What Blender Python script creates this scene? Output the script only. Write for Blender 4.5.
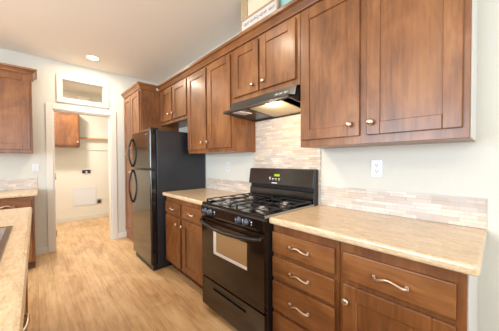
import bpy, bmesh, math, random
from mathutils import Vector, Matrix
random.seed(7)
for o in list(bpy.data.objects): bpy.data.objects.remove(o)
SC = bpy.context.scene
COL = SC.collection

# ------------------------------------------------------------------ camera
cd = bpy.data.cameras.new('camera'); cam = bpy.data.objects.new('camera', cd); COL.objects.link(cam)
R_ = Vector((0.73447795, -0.6786174, -0.0045343)); U_ = Vector((0.01501809, 0.00957369, 0.99984139)); F_ = Vector((0.67846635, 0.73442955, -0.0172232))
cam.matrix_world = Matrix(((R_.x, U_.x, -F_.x, 0), (R_.y, U_.y, -F_.y, 0), (R_.z, U_.z, -F_.z, 1.2566), (0, 0, 0, 1)))
cd.sensor_width = 36; cd.lens = 231.18 / 499 * 36; cd.clip_start = 0.02
SC.camera = cam

# ------------------------------------------------------------------ world, daylight, exposure
w = bpy.data.worlds.new('world'); SC.world = w; w.use_nodes = True
bg = w.node_tree.nodes['Background']; bg.inputs[0].default_value = (0.75, 0.88, 1.0, 1); bg.inputs[1].default_value = 1.6
SC.view_settings.view_transform = 'Standard'; SC.view_settings.look = 'None'
SC.view_settings.gamma = 1; SC.view_settings.use_curve_mapping = False
SC.view_settings.exposure = 0.2

def area(name, loc, rot, sx, sy, power, color):
    l = bpy.data.lights.new(name, 'AREA'); l.shape = 'RECTANGLE'; l.size = sx; l.size_y = sy; l.energy = power; l.color = color
    o = bpy.data.objects.new(name, l); o.location = loc; o.rotation_euler = rot; COL.objects.link(o); return o
H = math.pi / 2
# daylight through the window of the left wall, and fill from an added, unseen glazed door behind the camera
area('daylight_side', (-3.02, 1.35, 1.50), (0, -H, 0), 1.25, 2.1, 122, (0.76, 0.88, 1.0))
area('daylight_fill_back', (-0.7, -2.62, 1.3), (H + 0.25, 0, 0), 2.6, 2.2, 78, (0.80, 0.90, 1.0))  # added fill, tilted up to brighten the ceiling
# downlights in the ceiling: the first is in view, the others are added for fill
DOWN = [(0.597, 3.80), (0.45, 1.75), (-1.5, 3.5), (-1.4, 0.2), (0.3, -0.9)]
DOWN_W = [13, 8, 18, 11, 3]

# ------------------------------------------------------------------ mesh helpers
def mapf(face, P):
    # local (u, v, w) -> world; w points out of the front
    if face == 'W': return lambda u, v, w_: (P - w_, u, v)      # faces -X
    if face == 'E': return lambda u, v, w_: (P + w_, u, v)      # faces +X
    if face == 'S': return lambda u, v, w_: (u, P - w_, v)      # faces -Y
    return lambda u, v, w_: (u, v, w_)
def add(bm, tb, f=None):
    vm = {}
    for v in tb.verts: vm[v] = bm.verts.new(f(*v.co) if f else v.co)
    for fc in tb.faces:
        try:
            n = bm.faces.new([vm[v] for v in fc.verts]); n.smooth = fc.smooth; n.material_index = fc.material_index
        except ValueError: pass
    tb.free()
def box(bm, a, b, bev=0.0, f=None, seg=1, mi=0):
    tb = bmesh.new(); lo = [min(a[i], b[i]) for i in range(3)]; hi = [max(a[i], b[i]) for i in range(3)]
    bmesh.ops.create_cube(tb, size=1)
    for v in tb.verts: v.co = Vector([(lo[i] + hi[i]) / 2 + v.co[i] * (hi[i] - lo[i]) for i in range(3)])
    if bev: bmesh.ops.bevel(tb, geom=list(tb.edges), offset=bev, segments=seg, affect='EDGES', profile=0.5)
    for fc in tb.faces: fc.material_index = mi
    add(bm, tb, f)
def prism(bm, prof, a, b, axis='Y', bev=0, f=None):
    # prof = 2-D outline extruded along axis from a to b
    tb = bmesh.new()
    def P(p, t):
        return {'Y': (p[0], t, p[1]), 'X': (t, p[0], p[1]), 'Z': (p[0], p[1], t)}[axis]
    A = [tb.verts.new(P(p, a)) for p in prof]; B = [tb.verts.new(P(p, b)) for p in prof]
    n = len(prof)
    for i in range(n): tb.faces.new((A[i], A[(i + 1) % n], B[(i + 1) % n], B[i]))
    tb.faces.new(A); tb.faces.new(B[::-1])
    bmesh.ops.recalc_face_normals(tb, faces=tb.faces)
    if bev: bmesh.ops.bevel(tb, geom=list(tb.edges), offset=bev, segments=2, affect='EDGES', profile=0.5)
    add(bm, tb, f)
def lathe(bm, prof, c, axis='Z', n=20, f=None):
    # prof = [(r, t)...] around axis through c
    tb = bmesh.new(); rings = []
    for r, t in prof:
        ring = []
        for k in range(n):
            a = 2 * math.pi * k / n; x, y = r * math.cos(a), r * math.sin(a)
            p = {'Z': (x, y, t), 'X': (t, x, y), 'Y': (x, t, y)}[axis]
            ring.append(tb.verts.new((c[0] + p[0], c[1] + p[1], c[2] + p[2])))
        rings.append(ring)
    for i in range(len(rings) - 1):
        for k in range(n):
            q = tb.faces.new((rings[i][k], rings[i][(k + 1) % n], rings[i + 1][(k + 1) % n], rings[i + 1][k])); q.smooth = True
    tb.faces.new(rings[0][::-1]); tb.faces.new(rings[-1])
    add(bm, tb, f)
def tube(bm, pts, rad, n=8, flat=1.0, up=(0, 0, 1), f=None):
    pts = [Vector(p) for p in pts]; rs = rad if isinstance(rad, (list, tuple)) else [rad] * len(pts)
    tb = bmesh.new(); rings = []; up = Vector(up)
    for i, p in enumerate(pts):
        t = (pts[min(i + 1, len(pts) - 1)] - pts[max(i - 1, 0)]).normalized()
        s = t.cross(up); s = s.normalized() if s.length > 1e-4 else Vector((1, 0, 0)); q = s.cross(t).normalized()
        rings.append([tb.verts.new(p + s * (math.cos(2 * math.pi * k / n) * rs[i]) + q * (math.sin(2 * math.pi * k / n) * rs[i] * flat)) for k in range(n)])
    for i in range(len(rings) - 1):
        for k in range(n):
            fc = tb.faces.new((rings[i][k], rings[i][(k + 1) % n], rings[i + 1][(k + 1) % n], rings[i + 1][k])); fc.smooth = True
    tb.faces.new(rings[0][::-1]); tb.faces.new(rings[-1])
    add(bm, tb, f)
def wpos(o):
    v = Vector((0, 0, 0))
    while o: v += o.location; o = o.parent
    return v
def obj(name, bm, mat, parent=None, loc=None):
    bmesh.ops.recalc_face_normals(bm, faces=bm.faces)
    if parent: base = wpos(parent)
    else:
        if loc is None:
            xs = [v.co for v in bm.verts]
            loc = Vector(((min(c.x for c in xs) + max(c.x for c in xs)) / 2, (min(c.y for c in xs) + max(c.y for c in xs)) / 2, min(c.z for c in xs)))
        base = Vector(loc)
    for v in bm.verts: v.co -= base
    me = bpy.data.meshes.new(name); bm.to_mesh(me); bm.free()
    for m in (mat if isinstance(mat, (list, tuple)) else [mat]): me.materials.append(m)
    o = bpy.data.objects.new(name, me); COL.objects.link(o)
    if parent: o.parent = parent
    else: o.location = base
    return o
def tag(o, label, cat, group=None):
    o['label'] = label; o['category'] = cat
    if group: o['group'] = group
    return o
def thing(name, loc, label, cat, group=None):
    o = bpy.data.objects.new(name, None); o.location = loc; o.empty_display_size = 0.05; COL.objects.link(o)
    return tag(o, label, cat, group)
def struct(name, bm, mat, loc=(0, 0, 0)):
    o = obj(name, bm, mat, None, loc); o['kind'] = 'structure'; return o
def B(): return bmesh.new()

# ------------------------------------------------------------------ materials
def s2l(c): return tuple(((x / 255) / 12.92 if x / 255 < 0.04045 else ((x / 255 + 0.055) / 1.055) ** 2.4) for x in c) + (1,)
class Mat:
    def __init__(s, name, rough=0.5, metal=0.0, color=(200, 200, 200), coat=0.0, spec=0.5):
        s.m = bpy.data.materials.new(name); s.m.use_nodes = True; s.t = s.m.node_tree; s.b = s.t.nodes['Principled BSDF']
        s.b.inputs['Base Color'].default_value = s2l(color); s.b.inputs['Roughness'].default_value = rough
        s.b.inputs['Metallic'].default_value = metal; s.b.inputs['Coat Weight'].default_value = coat
        s.b.inputs['Coat Roughness'].default_value = 0.15 if coat != 0.3 else 0.22; s.b.inputs['Specular IOR Level'].default_value = spec
    def n(s, kind, **kw):
        q = s.t.nodes.new(kind)
        for k, v in kw.items():
            if k in q.inputs: q.inputs[k].default_value = v
            else: setattr(q, k, v)
        return q
    def l(s, a, b): s.t.links.new(a, b)
    def coord(s, scale=(1, 1, 1), swap=None):
        tc = s.n('ShaderNodeTexCoord'); out = tc.outputs['Object']
        if swap:
            sp = s.n('ShaderNodeSeparateXYZ'); s.l(out, sp.inputs[0]); cb = s.n('ShaderNodeCombineXYZ')
            for i, ax in enumerate(swap):
                if ax: s.l(sp.outputs['XYZ'.index(ax)], cb.inputs[i])
            out = cb.outputs[0]
        mp = s.n('ShaderNodeMapping'); mp.inputs['Scale'].default_value = scale; s.l(out, mp.inputs[0]); return mp.outputs[0]
    def noise(s, vec, scale, detail=3, rough=0.55, dist=0.0):
        q = s.n('ShaderNodeTexNoise'); q.inputs['Scale'].default_value = scale; q.inputs['Detail'].default_value = detail
        q.inputs['Roughness'].default_value = rough; q.inputs['Distortion'].default_value = dist; s.l(vec, q.inputs['Vector']); return q.outputs['Fac']
    def ramp(s, fac, stops):
        q = s.n('ShaderNodeValToRGB'); e = q.color_ramp.elements
        while len(e) < len(stops): e.new(0.5)
        for i, (p, c) in enumerate(stops): e[i].position = p; e[i].color = s2l(c)
        s.l(fac, q.inputs[0]); return q.outputs[0]
    def mix(s, fac, a, b, mode='MIX'):
        q = s.n('ShaderNodeMix'); q.data_type = 'RGBA'; q.blend_type = mode
        for x, i in ((fac, 0), (a, 6), (b, 7)):
            if isinstance(x, (int, float)): q.inputs[i].default_value = x
            elif isinstance(x, tuple): q.inputs[i].default_value = x
            else: s.l(x, q.inputs[i])
        return q.outputs[2]
    def bump(s, h, strength=0.1, dist=0.01):
        q = s.n('ShaderNodeBump'); q.inputs['Strength'].default_value = strength; q.inputs['Distance'].default_value = dist
        s.l(h, q.inputs['Height']); s.l(q.outputs[0], s.b.inputs['Normal'])
    def base(s, c): s.l(c, s.b.inputs['Base Color'])

def wood(name, lo, mid, hi, grain='Z', rough=0.4, coat=0.3):
    M = Mat(name, rough, coat=coat)
    sc = {'Z': (1, 1, 0.09), 'Y': (1, 0.09, 1), 'X': (0.09, 1, 1)}[grain]
    v = M.coord(sc); a = M.noise(v, 55, 4, 0.6, 0.4); b = M.noise(M.coord((1, 1, 0.45) if grain == 'Z' else (0.45, 0.45, 1)), 5.5, 3, 0.6, 0.7)
    ca = M.ramp(a, [(0.25, lo), (0.5, mid), (0.8, hi)]); cb = M.ramp(b, [(0.3, lo), (0.52, mid), (0.75, hi)])
    M.base(M.mix(0.6, ca, cb)); M.bump(a, 0.04, 0.002); return M.m
WV = wood('maple_vertical', (86, 48, 23), (132, 81, 41), (170, 116, 67), 'Z')
WH = wood('maple_horizontal', (86, 48, 23), (132, 81, 41), (170, 116, 67), 'Y')
WHX = wood('maple_horizontal_x', (86, 48, 23), (132, 81, 41), (170, 116, 67), 'X')
ENDP = Mat('end_panel', 0.6, color=(206, 204, 198)).m
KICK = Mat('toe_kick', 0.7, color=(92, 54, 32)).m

def paint(name, color, bump=0.12, rough=0.85, sc=130):
    M = Mat(name, rough, color=color, spec=0.2); M.bump(M.noise(M.coord(), sc, 2, 0.5), bump, 0.004); return M.m
WALL = paint('wall_paint', (214, 213, 204), 0.25)
CEIL = paint('ceiling_paint', (240, 232, 220), 0.2)
TRIM = paint('trim_paint', (226, 222, 212), 0.0, 0.4)
UTIL = paint('utility_paint', (230, 225, 214), 0.15)

def floor_mat():
    M = Mat('oak_laminate', 0.34, coat=0.15)
    v = M.coord((1, 1, 1), ('Y', 'X', None))
    br = M.n('ShaderNodeTexBrick'); br.offset = 0.37; br.offset_frequency = 2
    for k, x in (('Scale', 1.0), ('Mortar Size', 0.0012), ('Mortar Smooth', 0.2), ('Bias', 0.0), ('Brick Width', 1.22), ('Row Height', 0.125)): br.inputs[k].default_value = x
    br.inputs['Color1'].default_value = s2l((212, 172, 124)); br.inputs['Color2'].default_value = s2l((188, 142, 94)); br.inputs['Mortar'].default_value = s2l((160, 116, 72))
    M.l(v, br.inputs['Vector'])
    g = M.noise(M.coord((1, 0.07, 1)), 38, 4, 0.65, 0.6); gc = M.ramp(g, [(0.3, (140, 94, 54)), (0.47, (208, 166, 118)), (0.68, (242, 212, 168))])
    b = M.noise(M.coord((1, 0.35, 1)), 6, 3, 0.6, 0.8); bc = M.ramp(b, [(0.3, (150, 104, 64)), (0.48, (212, 170, 122)), (0.68, (242, 212, 168))])
    c = M.mix(0.5, br.outputs['Color'], gc); c = M.mix(0.38, c, bc)
    c = M.mix(br.outputs['Fac'], c, s2l((150, 108, 68))); M.base(c); M.bump(g, 0.05, 0.002); return M.m
FLOOR = floor_mat()

def tile_mat(name, swap):
    M = Mat(name, 0.3, coat=0.2)
    v = M.coord((1, 1, 1), swap)
    def brick(wd, ht, c1, c2, off, bias=0.0):
        q = M.n('ShaderNodeTexBrick'); q.offset = off; q.offset_frequency = 3; q.squash = 0.6; q.squash_frequency = 2
        for k, x in (('Scale', 1.0), ('Mortar Size', 0.0012), ('Mortar Smooth', 0.1), ('Bias', bias), ('Brick Width', wd), ('Row Height', ht)): q.inputs[k].default_value = x
        q.inputs['Color1'].default_value = s2l(c1); q.inputs['Color2'].default_value = s2l(c2); q.inputs['Mortar'].default_value = s2l((168, 156, 144)); M.l(v, q.inputs['Vector']); return q
    a = brick(0.12, 0.0205, (238, 228, 216), (176, 156, 144), 0.37)
    b = brick(0.19, 0.041, (206, 200, 198), (232, 208, 168), 0.23)
    n = M.noise(M.coord((1, 1, 1), swap), 9, 1, 0.5); pick = M.ramp(n, [(0.45, (0, 0, 0)), (0.55, (255, 255, 255))])
    c = M.mix(0.35, a.outputs['Color'], b.outputs['Color']); c2 = M.mix(0.5, c, s2l((200, 188, 180)))
    M.base(M.mix(pick, c, c2)); 
    inv = M.n('ShaderNodeMath', operation='SUBTRACT'); inv.inputs[0].default_value = 1.0; M.l(a.outputs['Fac'], inv.inputs[1]); M.bump(inv.outputs[0], 0.4, 0.002); return M.m
TILE = tile_mat('mosaic_tile', ('Y', 'Z', None)); TILEX = tile_mat('mosaic_tile_far', ('X', 'Z', None))

def counter_mat():
    M = Mat('laminate_counter', 0.28, coat=0.15)
    a = M.noise(M.coord((1, 0.3, 1)), 34, 5, 0.7, 1.0); b = M.noise(M.coord((1, 0.4, 1)), 170, 3, 0.7)
    ca = M.ramp(a, [(0.3, (180, 144, 104)), (0.48, (214, 184, 146)), (0.66, (234, 212, 180))])
    cb = M.ramp(b, [(0.35, (180, 146, 110)), (0.6, (232, 210, 178))])
    M.base(M.mix(0.35, ca, cb)); return M.m
COUNTER = counter_mat()
EDGE = Mat('counter_edge', 0.3, color=(222, 200, 168)).m
BLACK = Mat('black_enamel', 0.08, color=(12, 11, 11), coat=0.5).m
BLACKS = Mat('black_satin', 0.35, color=(16, 16, 18)).m
IRON = Mat('cast_iron', 0.32, color=(36, 36, 40)).m
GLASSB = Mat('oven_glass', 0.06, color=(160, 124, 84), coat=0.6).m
NICKEL = Mat('brushed_nickel', 0.36, 1.0, (212, 192, 172)).m
ALU = Mat('aluminium', 0.3, 1.0, (190, 188, 186)).m
STEEL = Mat('sink_steel', 0.3, 1.0, (160, 148, 136)).m
PLASTIC = Mat('white_plastic', 0.35, color=(224, 225, 230)).m
DARKP = Mat('dark_plastic', 0.4, color=(30, 30, 32)).m
KNOBM = Mat('range_knob', 0.22, color=(70, 76, 90), coat=0.4).m
WHITE = Mat('marking_white', 0.5, color=(225, 225, 225)).m
def fridge_side():
    M = Mat('fridge_side', 0.33, color=(26, 30, 38), coat=0.35); M.bump(M.noise(M.coord(), 120, 3, 0.6), 0.6, 0.004); return M.m
FSIDE = fridge_side()
FDOOR = Mat('fridge_door', 0.12, color=(22, 20, 17), coat=0.5).m
HOODM = Mat('hood_enamel', 0.3, color=(52, 48, 44), coat=0.4).m
def emit(name, color, st):
    m = bpy.data.materials.new(name); m.use_nodes = True; t = m.node_tree; t.nodes.clear()
    e = t.nodes.new('ShaderNodeEmission'); e.inputs[0].default_value = s2l(color); e.inputs[1].default_value = st
    o = t.nodes.new('ShaderNodeOutputMaterial'); t.links.new(e.outputs[0], o.inputs[0]); return m
LAMP = emit('lamp_glow', (255, 232, 190), 9.0); LAMPH = emit('hood_lamp_glow', (255, 214, 140), 9.0); DISP = emit('display_glow', (190, 230, 60), 0.9)
def glass_mat():
    M = Mat('clear_glass', 0.02, color=(255, 255, 255)); M.b.inputs['Transmission Weight'].default_value = 1; M.b.inputs['IOR'].default_value = 1.45; return M.m
GLASS = glass_mat()

# ------------------------------------------------------------------ room shell
XW = 1.677; XWI = 1.675; YF = 4.25; YB = 6.18; ZC = 2.69; XL = -3.1; YN = -2.7
b = B(); box(b, (XL - 0.1, YN - 0.1, -0.1), (XW + 0.1, YB + 0.1, 0)); struct('floor', b, FLOOR)
b = B(); box(b, (XL - 0.1, YN - 0.1, ZC), (XW + 0.1, YF, ZC + 0.1)); struct('ceiling', b, CEIL)
b = B(); box(b, (-0.9, YF + 0.121, 2.76), (XW, YB, 2.86)); struct('ceiling_utility', b, UTIL)
b = B(); box(b, (XW, YN, 0), (XW + 0.1, YB + 0.1, 2.86)); struct('wall_right', b, WALL)
# far wall with door opening and transom opening
DX0, DX1, DZ = 0.184, 0.892, 2.0
TX0, TX1, TZ0, TZ1 = 0.292, 0.800, 2.178, 2.445
b = B(); y0, y1 = YF, YF + 0.12
box(b, (XL - 0.1, y0, 0), (DX0, y1, 2.86)); box(b, (DX1, y0, 0), (XW, y1, 2.86)); box(b, (DX0, y0, DZ), (DX1, y1, TZ0))
box(b, (DX0, y0, TZ0), (TX0, y1, TZ1)); box(b, (TX1, y0, TZ0), (DX1, y1, TZ1)); box(b, (DX0, y0, TZ1), (DX1, y1, 2.86))
struct('wall_far', b, WALL)
b = B(); box(b, (-0.9, YB, 0), (XW, YB + 0.1, 2.86)); struct('wall_utility', b, UTIL)
b = B(); box(b, (-0.9, y1, 0), (-0.8, YB, 2.76)); struct('wall_utility_left', b, UTIL)
# left wall with window opening, back wall with opening for the added glazed door
b = B(); box(b, (XL - 0.1, YN, 0), (XL, 0.25, ZC)); box(b, (XL - 0.1, 2.45, 0), (XL, YF, ZC)); box(b, (XL - 0.1, 0.25, 0), (XL, 2.45, 0.85)); box(b, (XL - 0.1, 0.25, 2.15), (XL, 2.45, ZC))
struct('wall_left', b, WALL)
b = B(); box(b, (XL, YN - 0.1, 0), (-2.0, YN, ZC)); box(b, (0.6, YN - 0.1, 0), (XW, YN, ZC)); box(b, (-2.0, YN - 0.1, 2.4), (0.6, YN, ZC))
struct('wall_back', b, WALL)

def frame_bars(bm, u0, u1, v0, v1, wd, d0, d1, face, P, bev=0.004):
    f = mapf(face, P)
    box(bm, (u0, v0, d0), (u0 + wd, v1, d1), bev, f); box(bm, (u1 - wd, v0, d0), (u1, v1, d1), bev, f)
    box(bm, (u0 + wd, v0, d0), (u1 - wd, v0 + wd, d1), bev, f); box(bm, (u0 + wd, v1 - wd, d0), (u1 - wd, v1, d1), bev, f)
b = B(); box(b, (XL - 0.06, 0.25, 0.85), (XL - 0.04, 2.45, 0.9)); box(b, (XL - 0.06, 0.25, 2.1), (XL - 0.04, 2.45, 2.15)); box(b, (XL - 0.06, 1.32, 0.9), (XL - 0.04, 1.38, 2.1)); struct('window_2', b, TRIM)
b = B(); box(b, (-2.0, YN - 0.06, 0), (-1.94, YN - 0.04, 2.4)); box(b, (0.54, YN - 0.06, 0), (0.6, YN - 0.04, 2.4)); box(b, (-0.74, YN - 0.06, 0), (-0.66, YN - 0.04, 2.4)); struct('added_door', b, TRIM)  # added glazed door out of view, there to account for the fill daylight

# transom window above the doorway
win = thing('window_1', (0.546, YF, 2.11), '', ''); del win['label']; del win['category']; win['kind'] = 'structure'
b = B(); frame_bars(b, 0.226, 0.866, 2.112, 2.512, 0.068, -0.02, 0.02, 'S', YF); o = obj('window_frame', b, TRIM, win)
b = B(); box(b, (TX0, YF + 0.03, TZ0), (TX1, YF + 0.036, TZ1)); obj('pane', b, GLASS, win)
# doorway casing, jamb and hinges
dr = thing('door_1', (0.54, YF, 0), '', ''); del dr['label']; del dr['category']; dr['kind'] = 'structure'
b = B(); f = mapf('S', YF)
for (u0, u1, v0, v1) in ((DX0 - 0.078, DX0 - 0.004, 0, 2.078), (DX1 + 0.004, DX1 + 0.078, 0, 2.078), (DX0 - 0.004, DX1 + 0.004, 2.004, 2.078)):
    box(b, (u0, v0, 0), (u1, v1, 0.016), 0.004, f)
obj('casing', b, TRIM, dr)
b = B(); box(b, (DX0 - 0.004, YF - 0.004, 0), (DX0 + 0.012, YF + 0.13, 2.0)); box(b, (DX1 - 0.012, YF - 0.004, 0), (DX1 + 0.004, YF + 0.13, 2.0)); box(b, (DX0, YF - 0.004, 1.988), (DX1, YF + 0.13, 2.006))
obj('jamb', b, TRIM, dr)
for z in (0.25, 1.06, 1.80):
    b = B(); box(b, (DX0 + 0.012, YF + 0.004, z - 0.045), (DX0 + 0.016, YF + 0.035, z + 0.045)); lathe(b, [(0.006, -0.045), (0.006, 0.045)], (DX0 + 0.018, YF + 0.002, z), 'Z', 8); obj('hinge', b, NICKEL, dr)
# baseboards
def bboard(name, a, c): b = B(); box(b, a, c, 0.003); struct(name, b, TRIM)
bboard('baseboard_far', (-0.02, YF - 0.014, 0), (DX0 - 0.08, YF, 0.085)); bboard('baseboard_far_right', (DX1 + 0.08, YF - 0.014, 0), (1.12, YF, 0.085))
bboard('baseboard_utility', (-0.8, YB - 0.014, 0), (XW, YB, 0.095)); bboard('baseboard_right', (XW - 0.014, YN, 0), (XW, 0.03, 0.085))

# ------------------------------------------------------------------ cabinet helpers
def knob(parent, face, P, u, v):
    b = B(); tb = B()
    lathe(tb, [(0.0085, 0.0), (0.006, 0.008), (0.010, 0.014), (0.0165, 0.019), (0.0175, 0.025), (0.013, 0.031), (0.004, 0.033)], (0, 0, 0), 'Z', 16)
    g = mapf(face, P); add(b, tb, lambda x, y, z: g(u + x, v + y, z)); obj('knob', b, NICKEL, parent)
def pull(parent, face, P, u, v, half=0.062, out=0.03):
    b = B(); pts = []; rs = []
    for i in range(17):
        t = -1 + i / 8.0; pts.append((u + t * half, v + 0.010 * math.cos(t * math.pi) - 0.004, 0.010 + out * (1 - abs(t) ** 3) * 0.75)); rs.append(0.0075 - 0.0026 * (1 - abs(t)))
    g = mapf(face, P); tube(b, [g(*p) for p in pts], rs, 8, 1.0)
    for s in (-1, 1):
        box(b, (u + s * half - 0.007, v - 0.021, 0), (u + s * half + 0.007, v + 0.001, 0.016), 0.003, g)
    obj('handle', b, NICKEL, parent)
def door(parent, face, P, u0, u1, v0, v1, k=None, sw=0.068):
    g = mapf(face, P); b = B(); th = 0.019
    box(b, (u0, v0, 0), (u0 + sw, v1, th), 0.003, g); box(b, (u1 - sw, v0, 0), (u1, v1, th), 0.003, g)
    box(b, (u0 + sw, v0, 0), (u1 - sw, v0 + sw, th), 0.003, g); box(b, (u0 + sw, v1 - sw, 0), (u1 - sw, v1, th), 0.003, g)
    d = obj('door', b, WV, parent)
    b = B(); box(b, (u0 + sw - 0.004, v0 + sw - 0.004, 0.001), (u1 - sw + 0.004, v1 - sw + 0.004, 0.0095), 0, g); obj('door_panel', b, WV, d)
    if k: knob(d, face, P - th if face != 'E' else P + th, *k) if face != 'S' else knob(d, face, P - th, *k)
    return d
def drawer(parent, face, P, u0, u1, v0, v1, mat=None, handle=True, pv=0.012):
    g = mapf(face, P); b = B(); box(b, (u0, v0, 0), (u1, v1, 0.019), 0.004, g, 2); d = obj('drawer', b, mat or WH, parent)
    if handle: pull(d, face, P + (0.019 if face == 'E' else -0.019), (u0 + u1) / 2, (v0 + v1) / 2 + pv)
    return d

# ---- wall cabinets on the right wall (fronts face -X)
XU = 1.376; ZT = 2.30
def carcass(t, y0, y1, z0, z1, x0=XU, x1=XW - 0.001, mat=WV):
    b = B(); box(b, (x0, y0, z0), (x1, y1, z1), 0.002); obj('body', b, mat, t)
t = thing('wall_cabinet', (XW, 0.52, 1.36), 'large brown maple two-door wall cabinet at the right edge, above the long counter', 'cabinet')
carcass(t, 0.088, 0.958, 1.355, ZT)
b = B(); box(b, (XU + 0.012, 0.0835, 1.357), (XW - 0.001, 0.0878, ZT)); obj('end_panel', b, ENDP, t)
door(t, 'W', XU, 0.548, 0.945, 1.402, 2.276, (0.597, 1.470)); door(t, 'W', XU, 0.112, 0.508, 1.402, 2.276, (0.480, 1.470))
t = thing('wall_cabinet', (XW, 1.335, 1.79), 'short brown maple two-door cabinet directly above the range hood', 'cabinet')
carcass(t, 0.960, 1.712, 1.798, ZT)
door(t, 'W', XU, 1.363, 1.690, 1.845, 2.276, (1.421, 1.905)); door(t, 'W', XU, 0.990, 1.345, 1.845, 2.276, (1.293, 1.905))
t = thing('wall_cabinet', (XW, 2.15, 1.36), 'tall brown maple two-door wall cabinet between the refrigerator and the range hood', 'cabinet')
carcass(t, 1.714, 2.594, 1.355, ZT)
door(t, 'W', XU, 2.172, 2.575, 1.395, 2.276, (2.235, 1.468)); door(t, 'W', XU, 1.740, 2.135, 1.395, 2.276, (2.120, 1.468), )
t = thing('wall_cabinet', (XW, 3.02, 1.79), 'short brown maple two-door cabinet above the black refrigerator', 'cabinet')
carcass(t, 2.596, 3.456, 1.790, ZT)
door(t, 'W', XU, 3.032, 3.415, 1.832, 2.276, (3.105, 1.912)); door(t, 'W', XU, 2.612, 2.992, 1.832, 2.276, (2.965, 1.912))
# crown moulding along the row
def crown_prof(x, z): return [(x + 0.02, z), (x - 0.012, z), (x - 0.016, z + 0.012), (x - 0.034, z + 0.042), (x - 0.052, z + 0.052), (x - 0.056, z + 0.072), (x + 0.02, z + 0.072)]
b = B(); prism(b, crown_prof(XU - 0.001, ZT + 0.0), 0.07, 3.445, 'Y'); box(b, (XU + 0.018, 0.07, ZT), (XW, 3.445, ZT + 0.02))
tag(obj('crown_molding', b, WH), 'long brown wooden crown molding running along the tops of the right wall cabinets', 'molding')
# ---- pantry
XP = 1.10
t = thing('pantry_cabinet', (XP, 3.85, 0), 'tall brown full-height pantry cabinet in the far right corner beside the refrigerator', 'cabinet')
b = B(); box(b, (XP, 3.46, 0.0), (XW - 0.001, YF - 0.016, ZT), 0.002); obj('body', b, WV, t)
for (u0, u1, ku) in ((3.86, 4.22, 3.885), (3.485, 3.845, 3.82)):
    door(t, 'W', XP, u0, u1, 1.40, 2.276, (ku, 1.46)); door(t, 'W', XP, u0, u1, 0.12, 1.38, (ku, 1.1))
b = B(); pr = crown_prof(XP - 0.001, ZT)
tb = B()
def crown_L(tb, x, y, z, xe, ye):   # mitred: front run (faces -X) and side run (faces -Y)
    pr = [(0.02, 0), (-0.012, 0), (-0.016, 0.012), (-0.034, 0.042), (-0.052, 0.052), (-0.056, 0.072), (0.02, 0.072)]
    rows = [[tb.verts.new(p) for p in [(x + o_, ye, z + h_) for o_, h_ in pr]], [tb.verts.new((x + o_, y + o_, z + h_)) for o_, h_ in pr], [tb.verts.new((xe, y + o_, z + h_)) for o_, h_ in pr]]
    n = len(pr)
    for a_, c_ in ((0, 1), (1, 2)):
        for i in range(n): tb.faces.new((rows[a_][i], rows[a_][(i + 1) % n], rows[c_][(i + 1) % n], rows[c_][i]))
    tb.faces.new(rows[0]); tb.faces.new(rows[2][::-1])
crown_L(tb, XP, 3.46, ZT, XU - 0.06, YF - 0.005); add(b, tb); box(b, (XP + 0.02, 3.48, ZT), (XW - 0.01, YF - 0.01, ZT + 0.02)); obj('crown', b, WH, t)

# ---- left wall cabinet on the far wall (front faces -Y)
t = thing('wall_cabinet', (-0.7, YF, 1.38), 'brown maple wall cabinet on the far wall at the left edge of the photo', 'cabinet')
YU = 3.915
b = B(); box(b, (-1.40, YU, 1.375), (-0.025, YF - 0.001, 2.335), 0.002); obj('body', b, WV, t)
for (u0, u1, ku) in ((-0.70, -0.045, -0.67), (-1.38, -0.74, -0.77)): door(t, 'S', YU, u0, u1, 1.412, 2.31, (ku, 1.47))
b = B(); tb = B()
pr = [(-0.02, 0), (0.012, 0), (0.016, 0.012), (0.034, 0.034), (0.05, 0.044), (0.054, 0.062), (-0.02, 0.062)]
rows = [[tb.verts.new((-1.4, YU - o_, 2.335 + h_)) for o_, h_ in pr], [tb.verts.new((-0.025 + o_, YU - o_, 2.335 + h_)) for o_, h_ in pr], [tb.verts.new((-0.025 + o_, YF - 0.005, 2.335 + h_)) for o_, h_ in pr]]
for a_, c_ in ((0, 1), (1, 2)):
    for i in range(7): tb.faces.new((rows[a_][i], rows[a_][(i + 1) % 7], rows[c_][(i + 1) % 7], rows[c_][i]))
tb.faces.new(rows[0]); tb.faces.new(rows[2][::-1]); add(b, tb); box(b, (-1.39, YU + 0.02, 2.335), (-0.06, YF - 0.01, 2.355)); obj('crown', b, WHX, t)
# left base cabinet and its counter on the far wall
t = thing('base_cabinet', (-0.7, 3.8, 0), 'brown base cabinet on the far wall at the left, beneath the small tiled counter', 'cabinet')
YBF = 3.685
b = B(); box(b, (-1.40, YBF, 0.10), (-0.022, YF - 0.001, 0.865), 0.002); obj('body', b, WV, t)
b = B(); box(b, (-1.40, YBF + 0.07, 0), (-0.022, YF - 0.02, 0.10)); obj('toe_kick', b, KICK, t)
for u0, u1 in ((-0.45, -0.045), (-0.90, -0.49), (-1.38, -0.94)):
    drawer(t, 'S', YBF, u0, u1, 0.70, 0.83, WHX); door(t, 'S', YBF, u0, u1, 0.13, 0.665, (u0 + 0.04, 0.61))
def slab(b, x0, x1, y0, y1, z0=0.866, z1=0.907):
    box(b, (x0, y0, z0), (x1, y1, z1), 0.014, None, 3)
b = B(); slab(b, -1.41, 0.012, 3.655, YF - 0.001, 0.866, 0.905); tag(obj('countertop', b, COUNTER), 'short beige laminate countertop on the far wall at the left', 'countertop')
b = B(); box(b, (-1.40, YF - 0.01, 0.906), (0.006, YF - 0.001, 1.046)); tag(obj('backsplash', b, TILEX), 'low mosaic tile backsplash on the far wall behind the left counter', 'backsplash')

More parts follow.
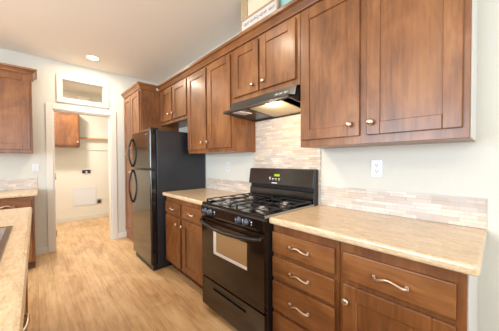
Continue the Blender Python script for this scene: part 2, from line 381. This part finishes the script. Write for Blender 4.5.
# ---- base cabinets on the right wall
XB = 1.118; ZB = 0.866
t = thing('base_cabinet', (XW, 0.77, 0), 'brown four-drawer base cabinet immediately right of the black stove', 'cabinet')
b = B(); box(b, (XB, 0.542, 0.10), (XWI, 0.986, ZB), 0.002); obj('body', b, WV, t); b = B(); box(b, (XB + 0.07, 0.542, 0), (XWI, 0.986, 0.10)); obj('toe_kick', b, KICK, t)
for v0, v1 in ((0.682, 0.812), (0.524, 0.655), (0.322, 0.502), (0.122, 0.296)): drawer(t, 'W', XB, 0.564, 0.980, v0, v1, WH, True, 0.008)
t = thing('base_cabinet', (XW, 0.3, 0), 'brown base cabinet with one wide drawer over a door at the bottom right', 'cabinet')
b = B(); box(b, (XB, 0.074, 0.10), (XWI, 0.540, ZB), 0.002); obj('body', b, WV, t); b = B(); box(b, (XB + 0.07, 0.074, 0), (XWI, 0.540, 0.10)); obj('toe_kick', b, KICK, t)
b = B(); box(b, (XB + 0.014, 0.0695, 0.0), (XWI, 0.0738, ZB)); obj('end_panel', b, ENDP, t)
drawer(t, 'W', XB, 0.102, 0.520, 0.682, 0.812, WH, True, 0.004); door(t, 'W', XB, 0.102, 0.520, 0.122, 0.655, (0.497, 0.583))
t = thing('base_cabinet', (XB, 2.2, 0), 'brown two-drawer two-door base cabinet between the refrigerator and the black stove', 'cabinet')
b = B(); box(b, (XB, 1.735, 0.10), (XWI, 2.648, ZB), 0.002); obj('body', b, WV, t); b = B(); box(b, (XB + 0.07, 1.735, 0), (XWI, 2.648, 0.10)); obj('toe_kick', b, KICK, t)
for u0, u1, ku in ((2.276, 2.638, 2.325), (1.80, 2.222, 2.205)):
    drawer(t, 'W', XB, u0, u1, 0.682, 0.812, WH, False); door(t, 'W', XB, u0, u1, 0.122, 0.655, (ku, 0.592))
dd = [o for o in t.children if o.name.startswith('drawer')]
for d_, uu in zip(dd, (2.45, 2.03)): pull(d_, 'W', XB - 0.019, uu, 0.750, 0.05)
b = B(); slab(b, 1.068, XW - 0.001, 0.040, 0.985); tag(obj('countertop', b, COUNTER), 'long beige laminate countertop to the right of the black stove', 'countertop')
b = B(); slab(b, 1.072, XW - 0.001, 1.732, 2.664); tag(obj('countertop', b, COUNTER), 'beige laminate countertop between the refrigerator and the black stove', 'countertop')
b = B(); box(b, (XW - 0.010, 0.042, 0.908), (XW - 0.001, 0.968, 1.062)); tag(obj('backsplash', b, TILE), 'low pale mosaic tile backsplash behind the long right counter', 'backsplash')
b = B(); box(b, (XW - 0.010, 1.754, 0.908), (XW - 0.001, 2.664, 1.040)); tag(obj('backsplash', b, TILE), 'low pale mosaic tile backsplash behind the counter beside the refrigerator', 'backsplash')
b = B(); box(b, (XW - 0.010, 0.9705, 0.86), (XW - 0.001, 1.7115, 1.790)); box(b, (XW - 0.010, 1.712, 0.909), (XW - 0.001, 1.752, 1.352)); tag(obj('backsplash', b, TILE), 'tall mosaic tile panel behind the stove, rising up to the range hood', 'backsplash')

# ---- island / peninsula along the left
t = thing('base_cabinet', (-0.4, 0.5, 0), 'brown drawer cabinet under the foreground sink counter at lower left', 'cabinet')
XI = -0.078
b = B(); box(b, (-0.62, -1.6, 0.10), (XI, 2.44, 0.70), 0.002); box(b, (-0.62, -1.6, 0.70), (-0.60, 2.44, ZB)); box(b, (XI - 0.02, -1.6, 0.70), (XI, 2.44, ZB)); box(b, (-0.6, 2.42, 0.70), (XI - 0.02, 2.44, ZB)); box(b, (-0.6, -1.6, 0.70), (XI - 0.02, -1.58, ZB)); obj('body', b, WV, t)
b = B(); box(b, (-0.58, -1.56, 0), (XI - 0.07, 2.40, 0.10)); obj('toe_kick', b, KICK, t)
for u0, u1 in ((1.30, 1.83), (1.87, 2.40)): drawer(t, 'E', XI, u0, u1, 0.682, 0.812, WH, False); door(t, 'E', XI, u0, u1, 0.122, 0.655, None)
for u0, u1 in ((0.80, 1.27), (0.3, 0.77)):
    for v0, v1 in ((0.682, 0.812), (0.524, 0.655), (0.322, 0.502), (0.122, 0.296)): drawer(t, 'E', XI, u0, u1, v0, v1, WH, True, 0.004)
SX0, SX1, SY0, SY1 = -0.52, -0.112, 1.02, 1.78
b = B(); slab(b, -0.66, -0.027, 1.77 - 0.01, 2.50, 0.866, 0.91); tb = None
bm2 = b
bmesh.ops.delete(bm2, geom=list(bm2.verts), context='VERTS')
tb = B()   # slab with a cut-out: outer rounded ring built from profile, hole for sink
prof = [(0, 0.866), (0, 0.872), (-0.000, 0.9)]
def ring_slab(b, x0, x1, y0, y1, z0, z1, hx0, hx1, hy0, hy1, r=0.014):
    lv = [(r, z0), (0.004, z0 + 0.004), (0, z0 + r), (0, z1 - r), (0.004, z1 - 0.004), (r, z1)]
    rings = []
    for d, z in lv: rings.append([b.verts.new(p) for p in ((x0 + d, y0 + d, z), (x1 - d, y0 + d, z), (x1 - d, y1 - d, z), (x0 + d, y1 - d, z))])
    ht = [b.verts.new(p) for p in ((hx0, hy0, z1), (hx1, hy0, z1), (hx1, hy1, z1), (hx0, hy1, z1))]
    hb = [b.verts.new(p) for p in ((hx0, hy0, z0), (hx1, hy0, z0), (hx1, hy1, z0), (hx0, hy1, z0))]
    seq = rings + [ht, hb]
    for a_, c_ in zip(seq, seq[1:] + [seq[0]]):
        for i in range(4): b.faces.new((a_[i], a_[(i + 1) % 4], c_[(i + 1) % 4], c_[i]))
ring_slab(b, -0.66, -0.027, -1.65, 2.50, 0.866, 0.91, SX0, SX1, SY0, SY1)
tag(obj('countertop', b, COUNTER), 'foreground beige countertop holding the sink at lower left', 'countertop')
t = thing('kitchen_sink', ((SX0 + SX1) / 2, (SY0 + SY1) / 2, 0.90), 'dark steel drop-in sink in the foreground counter at the left edge', 'sink')
def rect_rings(b, lv):
    rings = [[b.verts.new(p) for p in ((x0, y0, z), (x1, y0, z), (x1, y1, z), (x0, y1, z))] for x0, x1, y0, y1, z in lv]
    for a_, c_ in zip(rings, rings[1:]):
        for i in range(4): b.faces.new((a_[i], a_[(i + 1) % 4], c_[(i + 1) % 4], c_[i]))
    return rings
b = B(); e = 0.016
rect_rings(b, [(SX0 - e, SX1 + e, SY0 - e, SY1 + e, 0.9105), (SX0 - e + .003, SX1 + e - .003, SY0 - e + .003, SY1 + e - .003, 0.915), (SX0 + .008, SX1 - .008, SY0 + .008, SY1 - .008, 0.914)]); obj('rim', b, STEEL, t)
b = B(); q = rect_rings(b, [(SX0 + .008, SX1 - .008, SY0 + .008, SY1 - .008, 0.914), (SX0 + .018, SX1 - .018, SY0 + .018, SY1 - .018, 0.895), (SX0 + .03, SX1 - .03, SY0 + .03, SY1 - .03, 0.74), (SX0 + .06, SX1 - .06, SY0 + .06, SY1 - .06, 0.725)]); b.faces.new(q[-1]); obj('bowl', b, STEEL, t)
b = B(); lathe(b, [(0.04, 0), (0.042, 0.003), (0.03, 0.004)], (-0.31, 1.4, 0.7255), 'Z', 18); obj('drain', b, ALU, t)

# ------------------------------------------------------------------ refrigerator
FY0, FY1, FX, FZ = 2.672, 3.335, 0.945, 1.637
t = thing('refrigerator', (1.3, 3.0, 0), 'glossy black two-door top-freezer refrigerator standing between base cabinet and pantry', 'refrigerator')
b = B(); box(b, (FX + 0.075, FY0 + 0.002, 0.03), (1.655, FY1, FZ - 0.012), 0.006, None, 2); obj('body', b, FSIDE, t)
for nm, z0, z1 in (('freezer_door', 1.180, FZ), ('fresh_food_door', 0.075, 1.168)):
    b = B(); box(b, (FX, FY0, z0), (FX + 0.068, FY1, z1), 0.012, None, 3); d = obj(nm, b, FDOOR, t)
    pts = []; rs = []
    a_, c_ = (1.195, 1.56) if nm[1] == 'r' and nm[2] == 'e' and nm.startswith('freez') else (0.72, 1.155)
    for i in range(15):
        s_ = i / 14; pts.append((FX - 0.044 * math.sin(math.pi * s_) ** 0.7 - 0.002, FY1 - 0.028, a_ + (c_ - a_) * s_)); rs.append(0.009 + 0.004 * abs(2 * s_ - 1))
    b = B(); tube(b, pts, rs, 8, 0.7, (0, 1, 0)); obj('handle', b, BLACKS, d)
b = B(); box(b, (FX + 0.03, FY0 + 0.02, 0.0), (FX + 0.10, FY1 - 0.02, 0.07)); box(b, (FX + 0.10, FY0 + 0.03, 0.0), (1.6, FY1 - 0.03, 0.04)); obj('base_grille', b, DARKP, t)
b = B(); box(b, (FX + 0.015, FY0 + 0.02, FZ - 0.002), (FX + 0.11, FY0 + 0.075, FZ + 0.014), 0.004); obj('hinge_cover', b, BLACKS, t)
b = B(); box(b, (FX - 0.001, 2.77, 1.575), (FX + 0.002, 2.83, 1.587)); obj('badge', b, ALU, t)

# ------------------------------------------------------------------ gas range
RY0, RY1 = 0.988, 1.726; RX = 1.035
t = thing('gas_range', (1.35, 1.357, 0), 'glossy black freestanding gas stove with four burners between the counters', 'stove')
b = B(); box(b, (RX + 0.03, RY0, 0.05), (1.655, RY1, 0.895), 0.003); obj('body', b, BLACKS, t)
for x in (RX + 0.06, 1.6):
    for y in (RY0 + 0.04, RY1 - 0.04): b = B(); lathe(b, [(0.018, 0), (0.018, 0.01), (0.01, 0.012), (0.01, 0.052)], (x, y, 0), 'Z', 10); obj('foot', b, BLACKS, t)
# cooktop tray with raised rim
b = B(); box(b, (RX + 0.004, RY0, 0.893), (1.655, RY1, 0.905), 0.004, None, 2)
for (a_, c_) in (((RX + 0.004, RY0, 0.9), (RX + 0.03, RY1, 0.916)), ((RX + 0.03, RY0, 0.9), (1.60, RY0 + 0.022, 0.916)), ((RX + 0.03, RY1 - 0.022, 0.9), (1.60, RY1, 0.916))): box(b, a_, c_, 0.005, None, 2)
ck = obj('cooktop', b, BLACK, t)
b = B(); box(b, (RX + 0.006, RY0 - 0.0045, 0.9), (1.60, RY0 + 0.004, 0.9175), 0.002); obj('side_trim', b, ALU, ck)
# control panel
b = B(); prism(b, [(RX + 0.035, 0.898), (RX + 0.004, 0.898), (RX - 0.004, 0.888), (RX - 0.006, 0.822), (RX, 0.808), (RX + 0.035, 0.808)], RY0, RY1, 'Y', 0.003)
cp = obj('control_panel', b, BLACK, t)
for y in (1.650, 1.575, 1.222, 1.148):
    b = B(); lathe(b, [(0.024, 0.0), (0.024, -0.006), (0.019, -0.009), (0.017, -0.024), (0.014, -0.027), (0.002, -0.027)], (RX - 0.006, y, 0.852), 'X', 20)
    box(b, (RX - 0.040, y - 0.0045, 0.834), (RX - 0.028, y + 0.0045, 0.870), 0.002); kb = obj('control_knob', b, KNOBM, cp)
    b = B(); box(b, (RX - 0.0412, y - 0.001, 0.856), (RX - 0.0398, y + 0.001, 0.868)); obj('pointer_line', b, WHITE, kb)
for y in (1.612, 1.525, 1.186, 1.098):
    b = B(); lathe(b, [(0.0055, 0), (0.0055, -0.0015)], (RX - 0.0055, y, 0.858), 'X', 12); box(b, (RX - 0.0068, y - 0.004, 0.840), (RX - 0.005, y + 0.004, 0.843)); obj('dial_marking', b, WHITE, cp)
# oven door with window
b = B()
WY0, WY1, WZ0, WZ1 = 1.150, 1.552, 0.520, 0.708
x0, x1 = RX, RX + 0.028
for (u0, u1, v0, v1) in ((RY0 + 0.003, WY0, 0.302, 0.798), (WY1, RY1 - 0.003, 0.302, 0.798), (WY0, WY1, 0.302, WZ0), (WY0, WY1, WZ1, 0.798)): box(b, (x0, u0, v0), (x1, u1, v1))
BDOOR = Mat('oven_door_enamel', 0.1, color=(30, 18, 11), coat=0.35).m; od = obj('oven_door', b, BDOOR, t)
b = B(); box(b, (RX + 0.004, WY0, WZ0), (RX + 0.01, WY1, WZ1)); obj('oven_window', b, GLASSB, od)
b = B(); box(b, (RX + 0.001, WY1 - 0.034, WZ0), (RX + 0.0045, WY1, WZ1)); box(b, (RX + 0.001, WY0, WZ0), (RX + 0.0045, WY1 - 0.034, WZ0 + 0.022)); obj('window_reflection', b, Mat('pale_window_reflection', 0.3, color=(226, 222, 212)).m, od)  # pale L modelled in place of a bright reflection in the glass
b = B(); pts = []; rs = []
for i in range(21):
    s_ = i / 20; pts.append((RX - 0.012 - 0.045 * math.sin(math.pi * s_) ** 0.6, RY0 + 0.012 + (RY1 - RY0 - 0.024) * s_, 0.768 - 0.024 * math.sin(math.pi * s_))); rs.append(0.016)
tube(b, pts, rs, 10, 0.75)
for y in (RY0 + 0.014, RY1 - 0.014): box(b, (RX - 0.022, y - 0.012, 0.755), (RX, y + 0.012, 0.781), 0.003)
obj('oven_handle', b, Mat('handle_black', 0.3, color=(14, 14, 16)).m, od)
# storage drawer with recessed grip
b = B(); GY0, GY1, GZ0, GZ1 = 1.165, 1.56, 0.222, 0.250
for (u0, u1, v0, v1) in ((RY0 + 0.003, GY0, 0.055, 0.286), (GY1, RY1 - 0.003, 0.055, 0.286), (GY0, GY1, 0.055, GZ0), (GY0, GY1, GZ1, 0.286)): box(b, (RX + 0.002, u0, v0), (RX + 0.028, u1, v1))
sd = obj('storage_drawer', b, BDOOR, t)
b = B(); box(b, (RX + 0.018, GY0, GZ0), (RX + 0.024, GY1, GZ1)); box(b, (RX - 0.004, GY0 + 0.004, GZ1 - 0.006), (RX + 0.012, GY1 - 0.004, GZ1 + 0.001), 0.002); obj('drawer_grip', b, BLACKS, sd)
# back guard
b = B(); box(b, (1.615, RY0, 0.905), (1.664, RY1, 1.192), 0.004); bgd = obj('back_guard', b, BLACKS, t)
b = B(); prism(b, [(1.614, 1.192), (1.602, 1.186), (1.580, 1.045), (1.614, 1.040)], RY0 + 0.004, RY1 - 0.004, 'Y', 0.003); dp = obj('display_panel', b, Mat('guard_face', 0.16, color=(34, 26, 22), coat=0.5).m, bgd)
b = B(); prism(b, [(1.614, 1.010), (1.600, 1.005), (1.594, 0.918), (1.614, 0.918)], RY0 + 0.004, RY1 - 0.004, 'Y', 0.002); obj('lower_panel', b, BLACK, bgd)
def on_guard(bm, y0, y1, z0, z1, d=0.0012):   # small decal lying on the sloped display panel
    def gx(z): return 1.602 - (1.186 - z) / (1.186 - 1.045) * 0.022
    prism(bm, [(gx(z0) + 0.001, z0), (gx(z0) - d, z0), (gx(z1) - d, z1), (gx(z1) + 0.001, z1)], y0, y1, 'Y')
b = B(); on_guard(b, 1.330, 1.392, 1.122, 1.142); obj('clock_display', b, DISP, dp)
b = B()
for k in range(4):
    y = 1.440 - k * 0.036; on_guard(b, y - 0.010, y + 0.010, 1.098, 1.103); on_guard(b, y - 0.007, y + 0.007, 1.088, 1.091)
on_guard(b, 1.434, 1.452, 1.108, 1.113); on_guard(b, 1.352, 1.415, 1.058, 1.066); obj('panel_marking', b, WHITE, dp)
# burners and grates
BUR = [(1.19, 1.16), (1.19, 1.555), (1.455, 1.16), (1.455, 1.555)]
for x, y in BUR:
    b = B(); lathe(b, [(0.050, 0.905), (0.050, 0.911), (0.040, 0.914), (0.036, 0.925), (0.02, 0.926)], (x, y, 0), 'Z', 24); bb = obj('burner', b, ALU, t)
    b = B(); lathe(b, [(0.034, 0.9265), (0.036, 0.930), (0.032, 0.934), (0.005, 0.935)], (x, y, 0), 'Z', 24); obj('burner_cap', b, Mat('burner_cap', 0.22, color=(150, 148, 150), coat=0.4).m if (x, y) == BUR[0] else bpy.data.materials['burner_cap'], bb)
for yc in (1.16, 1.555):
    b = B(); z = 0.936; r = 0.0048; X0, X1, Y0, Y1 = 1.085, 1.575, yc - 0.155, yc + 0.155
    for p in (((X0, Y0), (X1, Y0)), ((X0, Y1), (X1, Y1)), ((X0, Y0), (X0, Y1)), ((X1, Y0), (X1, Y1)), ((1.322, Y0), (1.322, Y1))):
        box(b, (p[0][0] - r, p[0][1] - r, z - r), (p[1][0] + r, p[1][1] + r, z + r), 0.0025)
    for xc in (1.19, 1.455):
        for a_ in range(4):
            dx, dy = ((1, 0), (-1, 0), (0, 1), (0, -1))[a_]; L = 0.155 if dy else (0.105 if (dx < 0) == (xc < 1.3) else 0.13)
            p0 = (xc + dx * 0.03, yc + dy * 0.03); p1 = (xc + dx * L, yc + dy * L)
            box(b, (min(p0[0], p1[0]) - (r if dy else 0), min(p0[1], p1[1]) - (r if dx else 0), z - r + 0.001), (max(p0[0], p1[0]) + (r if dy else 0), max(p0[1], p1[1]) + (r if dx else 0), z + r + 0.002), 0.0025)
    for x in (X0, X1):
        for y in (Y0, Y1): box(b, (x - 0.007, y - 0.007, 0.906), (x + 0.007, y + 0.007, z), 0.002)
    obj('burner_grate', b, IRON, t)

# ------------------------------------------------------------------ range hood
t = thing('range_hood', (1.5, 1.337, 1.67), 'dark slim under-cabinet range hood with a lit lamp above the stove', 'range hood')
HY0, HY1 = 0.968, 1.704
b = B()
sh = [(1.662, 1.794), (1.348, 1.794), (1.326, 1.722), (1.262, 1.712), (1.252, 1.702), (1.252, 1.688), (1.264, 1.684), (1.270, 1.700), (1.340, 1.712), (1.362, 1.780), (1.662, 1.780)]
prism(b, sh, HY0, HY1, 'Y')
for y0, y1 in ((HY0, HY0 + 0.008), (HY1 - 0.008, HY1)): prism(b, [(1.662, 1.79), (1.350, 1.79), (1.330, 1.722), (1.262, 1.710), (1.256, 1.690), (1.662, 1.660)], y0, y1, 'Y')
box(b, (1.650, HY0, 1.660), (1.664, HY1, 1.79)); obj('shell', b, HOODM, t)
b = B(); prism(b, [(1.262, 1.693), (1.660, 1.672), (1.660, 1.678), (1.262, 1.699)], 1.44, HY1 - 0.010, 'Y'); obj('baffle_plate', b, HOODM, t)
b = B(); box(b, (1.325, 1.085, 0), (1.648, 1.435, 0.006)); 
for v in b.verts: v.co.z += 1.700 - (v.co.x - 1.33) * 0.09
obj('filter', b, Mat('filter_mesh', 0.45, 0.5, (206, 192, 168)).m, t)
b = B(); lathe(b, [(0.03, 1.692), (0.03, 1.702), (0.02, 1.706)], (1.305, 1.19, 0), 'Z', 16); obj('lamp', b, LAMPH, t)
b = B(); f = lambda u, v, w_: (1.348 - (1.794 - v) * 0.022 / 0.072 - w_, u, v)
box(b, (1.025, 1.745, 0.0), (1.165, 1.768, 0.003), 0, f); sp = obj('switch_plate', b, Mat('hood_plate', 0.4, color=(96, 88, 78)).m, t)
for y in (1.052, 1.098, 1.138): b = B(); box(b, (y - 0.014, 1.750, 0.003), (y + 0.014, 1.763, 0.008), 0.001, f); obj('switch', b, Mat('hood_switch', 0.4, color=(170, 164, 154)).m if y == 1.052 else bpy.data.materials['hood_switch'], sp)
b = B(); box(b, (1.28, 1.50, 1.682), (1.42, 1.60, 1.686)); obj('sticker', b, PLASTIC, t)
l = bpy.data.lights.new('hood_lamp', 'POINT'); l.shadow_soft_size = 0.02; l.energy = 5.0; l.color = (1.0, 0.78, 0.48)
o = bpy.data.objects.new('hood_lamp_light', l); o.location = (1.33, 1.19, 1.662); o.rotation_euler = (0, 0, 0); COL.objects.link(o)

# ------------------------------------------------------------------ electrics
def outlet(name, face, P, u, v, w_, h_, label, cat, kind='outlet'):
    g = mapf(face, P); b = B(); box(b, (u - w_ / 2, v - h_ / 2, 0), (u + w_ / 2, v + h_ / 2, 0.006), 0.002, g)
    t = thing(name, g(u, v - h_ / 2, 0), label, cat); obj('cover_plate', b, PLASTIC, t)
    if kind == 'outlet':
        for dv in (-0.02, 0.02):
            b = B(); box(b, (u - 0.0165, v + dv - 0.0145, 0.006), (u + 0.0165, v + dv + 0.0145, 0.0075), 0.0005, g); s_ = obj('socket', b, PLASTIC, t)
            b = B(); box(b, (u - 0.007, v + dv - 0.002, 0.0074), (u - 0.004, v + dv + 0.008, 0.0082), 0, g); box(b, (u + 0.004, v + dv - 0.002, 0.0074), (u + 0.007, v + dv + 0.008, 0.0082), 0, g); box(b, (u - 0.003, v + dv - 0.011, 0.0074), (u + 0.003, v + dv - 0.006, 0.0082), 0, g); obj('slot', b, DARKP, s_)
    elif kind == 'switch':
        for du in (-0.018, 0.018):
            b = B(); box(b, (u + du - 0.012, v - 0.032, 0.006), (u + du + 0.012, v + 0.032, 0.011), 0.002, g); obj('rocker', b, PLASTIC, t)
    return t
outlet('wall_outlet', 'W', XW, 0.557, 1.207, 0.072, 0.116, 'white duplex wall outlet above the long right counter', 'outlet')
outlet('wall_outlet', 'W', XW, 2.19, 1.195, 0.07, 0.115, 'white wall outlet above the counter between refrigerator and stove', 'outlet')
outlet('light_switch', 'S', YF, 0.0, 1.188, 0.075, 0.105, 'white light switch on the far wall left of the doorway', 'light switch', 'switch')

# recessed lights
def downlight(i, x, y, watts, vis):
    t = thing('recessed_light', (x, y, ZC), ('round lit recessed ceiling light in front of the transom window', 'round recessed ceiling light added for fill outside the frame')[0 if vis else 1], 'ceiling light', None if vis else 'added recessed ceiling lights outside the frame')
    b = B(); lathe(b, [(0.062, ZC - 0.004), (0.084, ZC - 0.006), (0.086, ZC - 0.001)], (x, y, 0), 'Z', 28); obj('trim_ring', b, TRIM, t)
    b = B(); lathe(b, [(0.001, ZC - 0.0075), (0.060, ZC - 0.0075), (0.068, ZC - 0.0045)], (x, y, 0), 'Z', 28); obj('lens', b, LAMP, t)
    l = bpy.data.lights.new('downlight', 'AREA'); l.shape = 'DISK'; l.size = 0.13; l.energy = watts; l.color = (1.0, 0.88, 0.70)
    o = bpy.data.objects.new('downlight_source', l); o.location = (x, y, ZC - 0.012); COL.objects.link(o)
for i, (x, y) in enumerate(DOWN): downlight(i, x, y, DOWN_W[i], i == 0)
l = bpy.data.lights.new('utility', 'AREA'); l.shape = 'DISK'; l.size = 0.25; l.energy = 42; l.color = (1.0, 0.93, 0.84)
o = bpy.data.objects.new('utility_source', l); o.location = (0.2, 5.1, 2.69); COL.objects.link(o)
b = B(); lathe(b, [(0.13, 2.76), (0.14, 2.74), (0.12, 2.715), (0.02, 2.705)], (0.2, 5.1, 0), 'Z', 24); t = tag(obj('ceiling_light', b, LAMP, None, (0.2, 5.1, 2.705)), 'round ceiling lamp lighting the utility room beyond the doorway', 'ceiling light')

# ------------------------------------------------------------------ utility room contents
t = thing('wall_cabinet', (0.5, YB, 1.55), 'single-door brown wall cabinet inside the utility room, seen through the doorway', 'cabinet')
YC = 5.85
b = B(); box(b, (-0.2, YC, 1.562), (0.668, YB, 2.30), 0.002); obj('body', b, WV, t)
door(t, 'S', YC, 0.245, 0.655, 1.595, 2.28, (0.63, 1.66)); door(t, 'S', YC, -0.18, 0.225, 1.595, 2.28, (-0.15, 1.66))
t = thing('hanging_shelf', (0.98, YB, 1.78), 'thin light wood shelf with wire rod on the utility room back wall', 'shelf')
b = B(); box(b, (0.670, YB - 0.09, 1.765), (XW - 0.002, YB - 0.001, 1.795), 0.003); obj('board', b, Mat('pale_oak', 0.5, color=(206, 158, 104)).m, t)
b = B(); box(b, (0.670, YB - 0.02, 1.52), (XW - 0.002, YB - 0.001, 1.545), 0.002); obj('cleat', b, TRIM, t)
t = thing('laundry_valve_box', (0.82, YB, 1.0), 'small dark washer hookup box with valves on the utility room wall', 'valve box')
g = mapf('S', YB)
b = B(); frame_bars(b, 0.725, 0.905, 1.00, 1.10, 0.012, 0, 0.008, 'S', YB, 0.002); obj('frame', b, PLASTIC, t)
b = B(); box(b, (0.737, 1.012, 0.0005), (0.893, 1.088, 0.003), 0, g); obj('recess', b, Mat('box_recess', 0.6, color=(74, 66, 70)).m, t)
for u in (0.77, 0.86):
    b = B(); lathe(b, [(0.013, 0), (0.013, -0.02), (0.018, -0.022), (0.018, -0.03)], (u, YB - 0.002, 1.04), 'Y', 12); obj('valve', b, DARKP, t)
b = B(); box(b, (0.80, 1.02, 0.003), (0.83, 1.06, 0.02), 0.003, g); obj('drain_cap', b, PLASTIC, t)
t = thing('access_panel', (0.78, YB, 0.31), 'large white square access panel low on the utility room wall', 'panel')
b = B(); frame_bars(b, 0.573, 0.992, 0.312, 0.700, 0.02, 0, 0.010, 'S', YB, 0.002); obj('frame', b, PLASTIC, t)
b = B(); box(b, (0.593, 0.332, 0), (0.972, 0.680, 0.006), 0.001, g); obj('cover', b, PLASTIC, t)
t = thing('dryer_outlet', (1.045, YB, 0.32), 'dark dryer power outlet near the baseboard in the utility room', 'outlet')
b = B(); box(b, (0.995, 0.315, 0), (1.095, 0.425, 0.007), 0.002, g); obj('cover_plate', b, ALU, t)
b = B(); lathe(b, [(0.034, 0), (0.034, -0.012), (0.004, -0.012)], (1.045, YB - 0.006, 0.37), 'Y', 18); obj('socket', b, DARKP, t)
t = tag(obj('vent_box', (lambda b: (box(b, (0.67, YB - 0.10, 2.55), (0.88, YB - 0.001, 2.675), 0.006), b)[1])(B()), Mat('cream_box', 0.5, color=(232, 222, 204)).m), 'small cream box high in the utility room, seen through the transom window', 'box')

# ------------------------------------------------------------------ things on top of the cabinets
t = thing('window_frame_decor', (1.36, 1.2, ZT + 0.073), 'tall cream two-pane framed panel standing on top of the range hood cabinet', 'picture frame')
YS0, YS1 = 0.86, 1.570; ZD0, ZD1 = ZT + 0.073, 2.684; xf = 1.378; gg = mapf('W', xf)
b = B(); box(b, (YS1 - 0.075, ZD0, 0), (YS1, ZD1, 0.025), 0.003, gg); box(b, (1.145, ZD0, 0), (1.193, ZD1, 0.025), 0.003, gg); box(b, (YS0, ZD0, 0), (YS0 + 0.045, ZD1, 0.025), 0.003, gg)
box(b, (YS0 + 0.045, ZD1 - 0.03, 0), (YS1 - 0.075, ZD1, 0.024), 0.003, gg); box(b, (YS0 + 0.045, ZD0, 0), (YS1 - 0.075, ZD0 + 0.03, 0.024), 0.003, gg)
obj('frame', b, Mat('antique_cream', 0.5, color=(176, 154, 120)).m, t)
b = B(); box(b, (1.19, ZD0 + 0.03, -0.002), (YS1 - 0.074, ZD1 - 0.03, 0.008), 0, gg); obj('cream_canvas', b, Mat('canvas_cream', 0.7, color=(218, 208, 182)).m, t)
b = B(); box(b, (YS0 + 0.044, ZD0 + 0.03, -0.002), (1.15, ZD1 - 0.03, 0.008), 0, gg); obj('teal_canvas', b, Mat('canvas_teal', 0.7, color=(150, 186, 180)).m, t)
t = thing('wooden_sign', (1.34, 1.3, ZT + 0.073), 'long white framed sign with faded script leaning on top of the cabinet above the hood', 'sign')
gs = lambda u, v, w_: (1.344 - w_ + (v - ZD0) * 0.06, u, v)
s0, s1, sz = 1.125, 1.548, 2.484
b = B()
for (u0, u1, v0, v1) in ((s0, s0 + 0.014, ZD0, sz), (s1 - 0.010, s1, ZD0, sz), (s0, s1, sz - 0.014, sz), (s0, s1, ZD0, ZD0 + 0.012)): box(b, (u0, v0, 0), (u1, v1, 0.018), 0.002, gs)
obj('frame', b, Mat('sign_frame', 0.5, color=(176, 150, 118)).m, t)
b = B(); box(b, (s0 + 0.008, ZD0 + 0.004, 0.001), (s1 - 0.006, sz - 0.008, 0.010), 0, gs); bd = obj('board', b, Mat('sign_white', 0.6, color=(206, 198, 190)).m, t)
b = B(); u = s1 - 0.035
for n_ in (5, 8, 7, 5):
    for k in range(n_):
        pts = [gs(u - 0.014 * (q / 6.0), 2.428 + (0.010 + 0.008 * ((k * 7 + n_) % 3 == 0)) * math.sin(q / 6.0 * 2 * math.pi + k), 0.011) for q in range(7)]
        tube(b, pts, 0.0012, 4); u -= 0.0125
    u -= 0.012
obj('lettering', b, Mat('sign_ink', 0.7, color=(150, 140, 146)).m, bd)
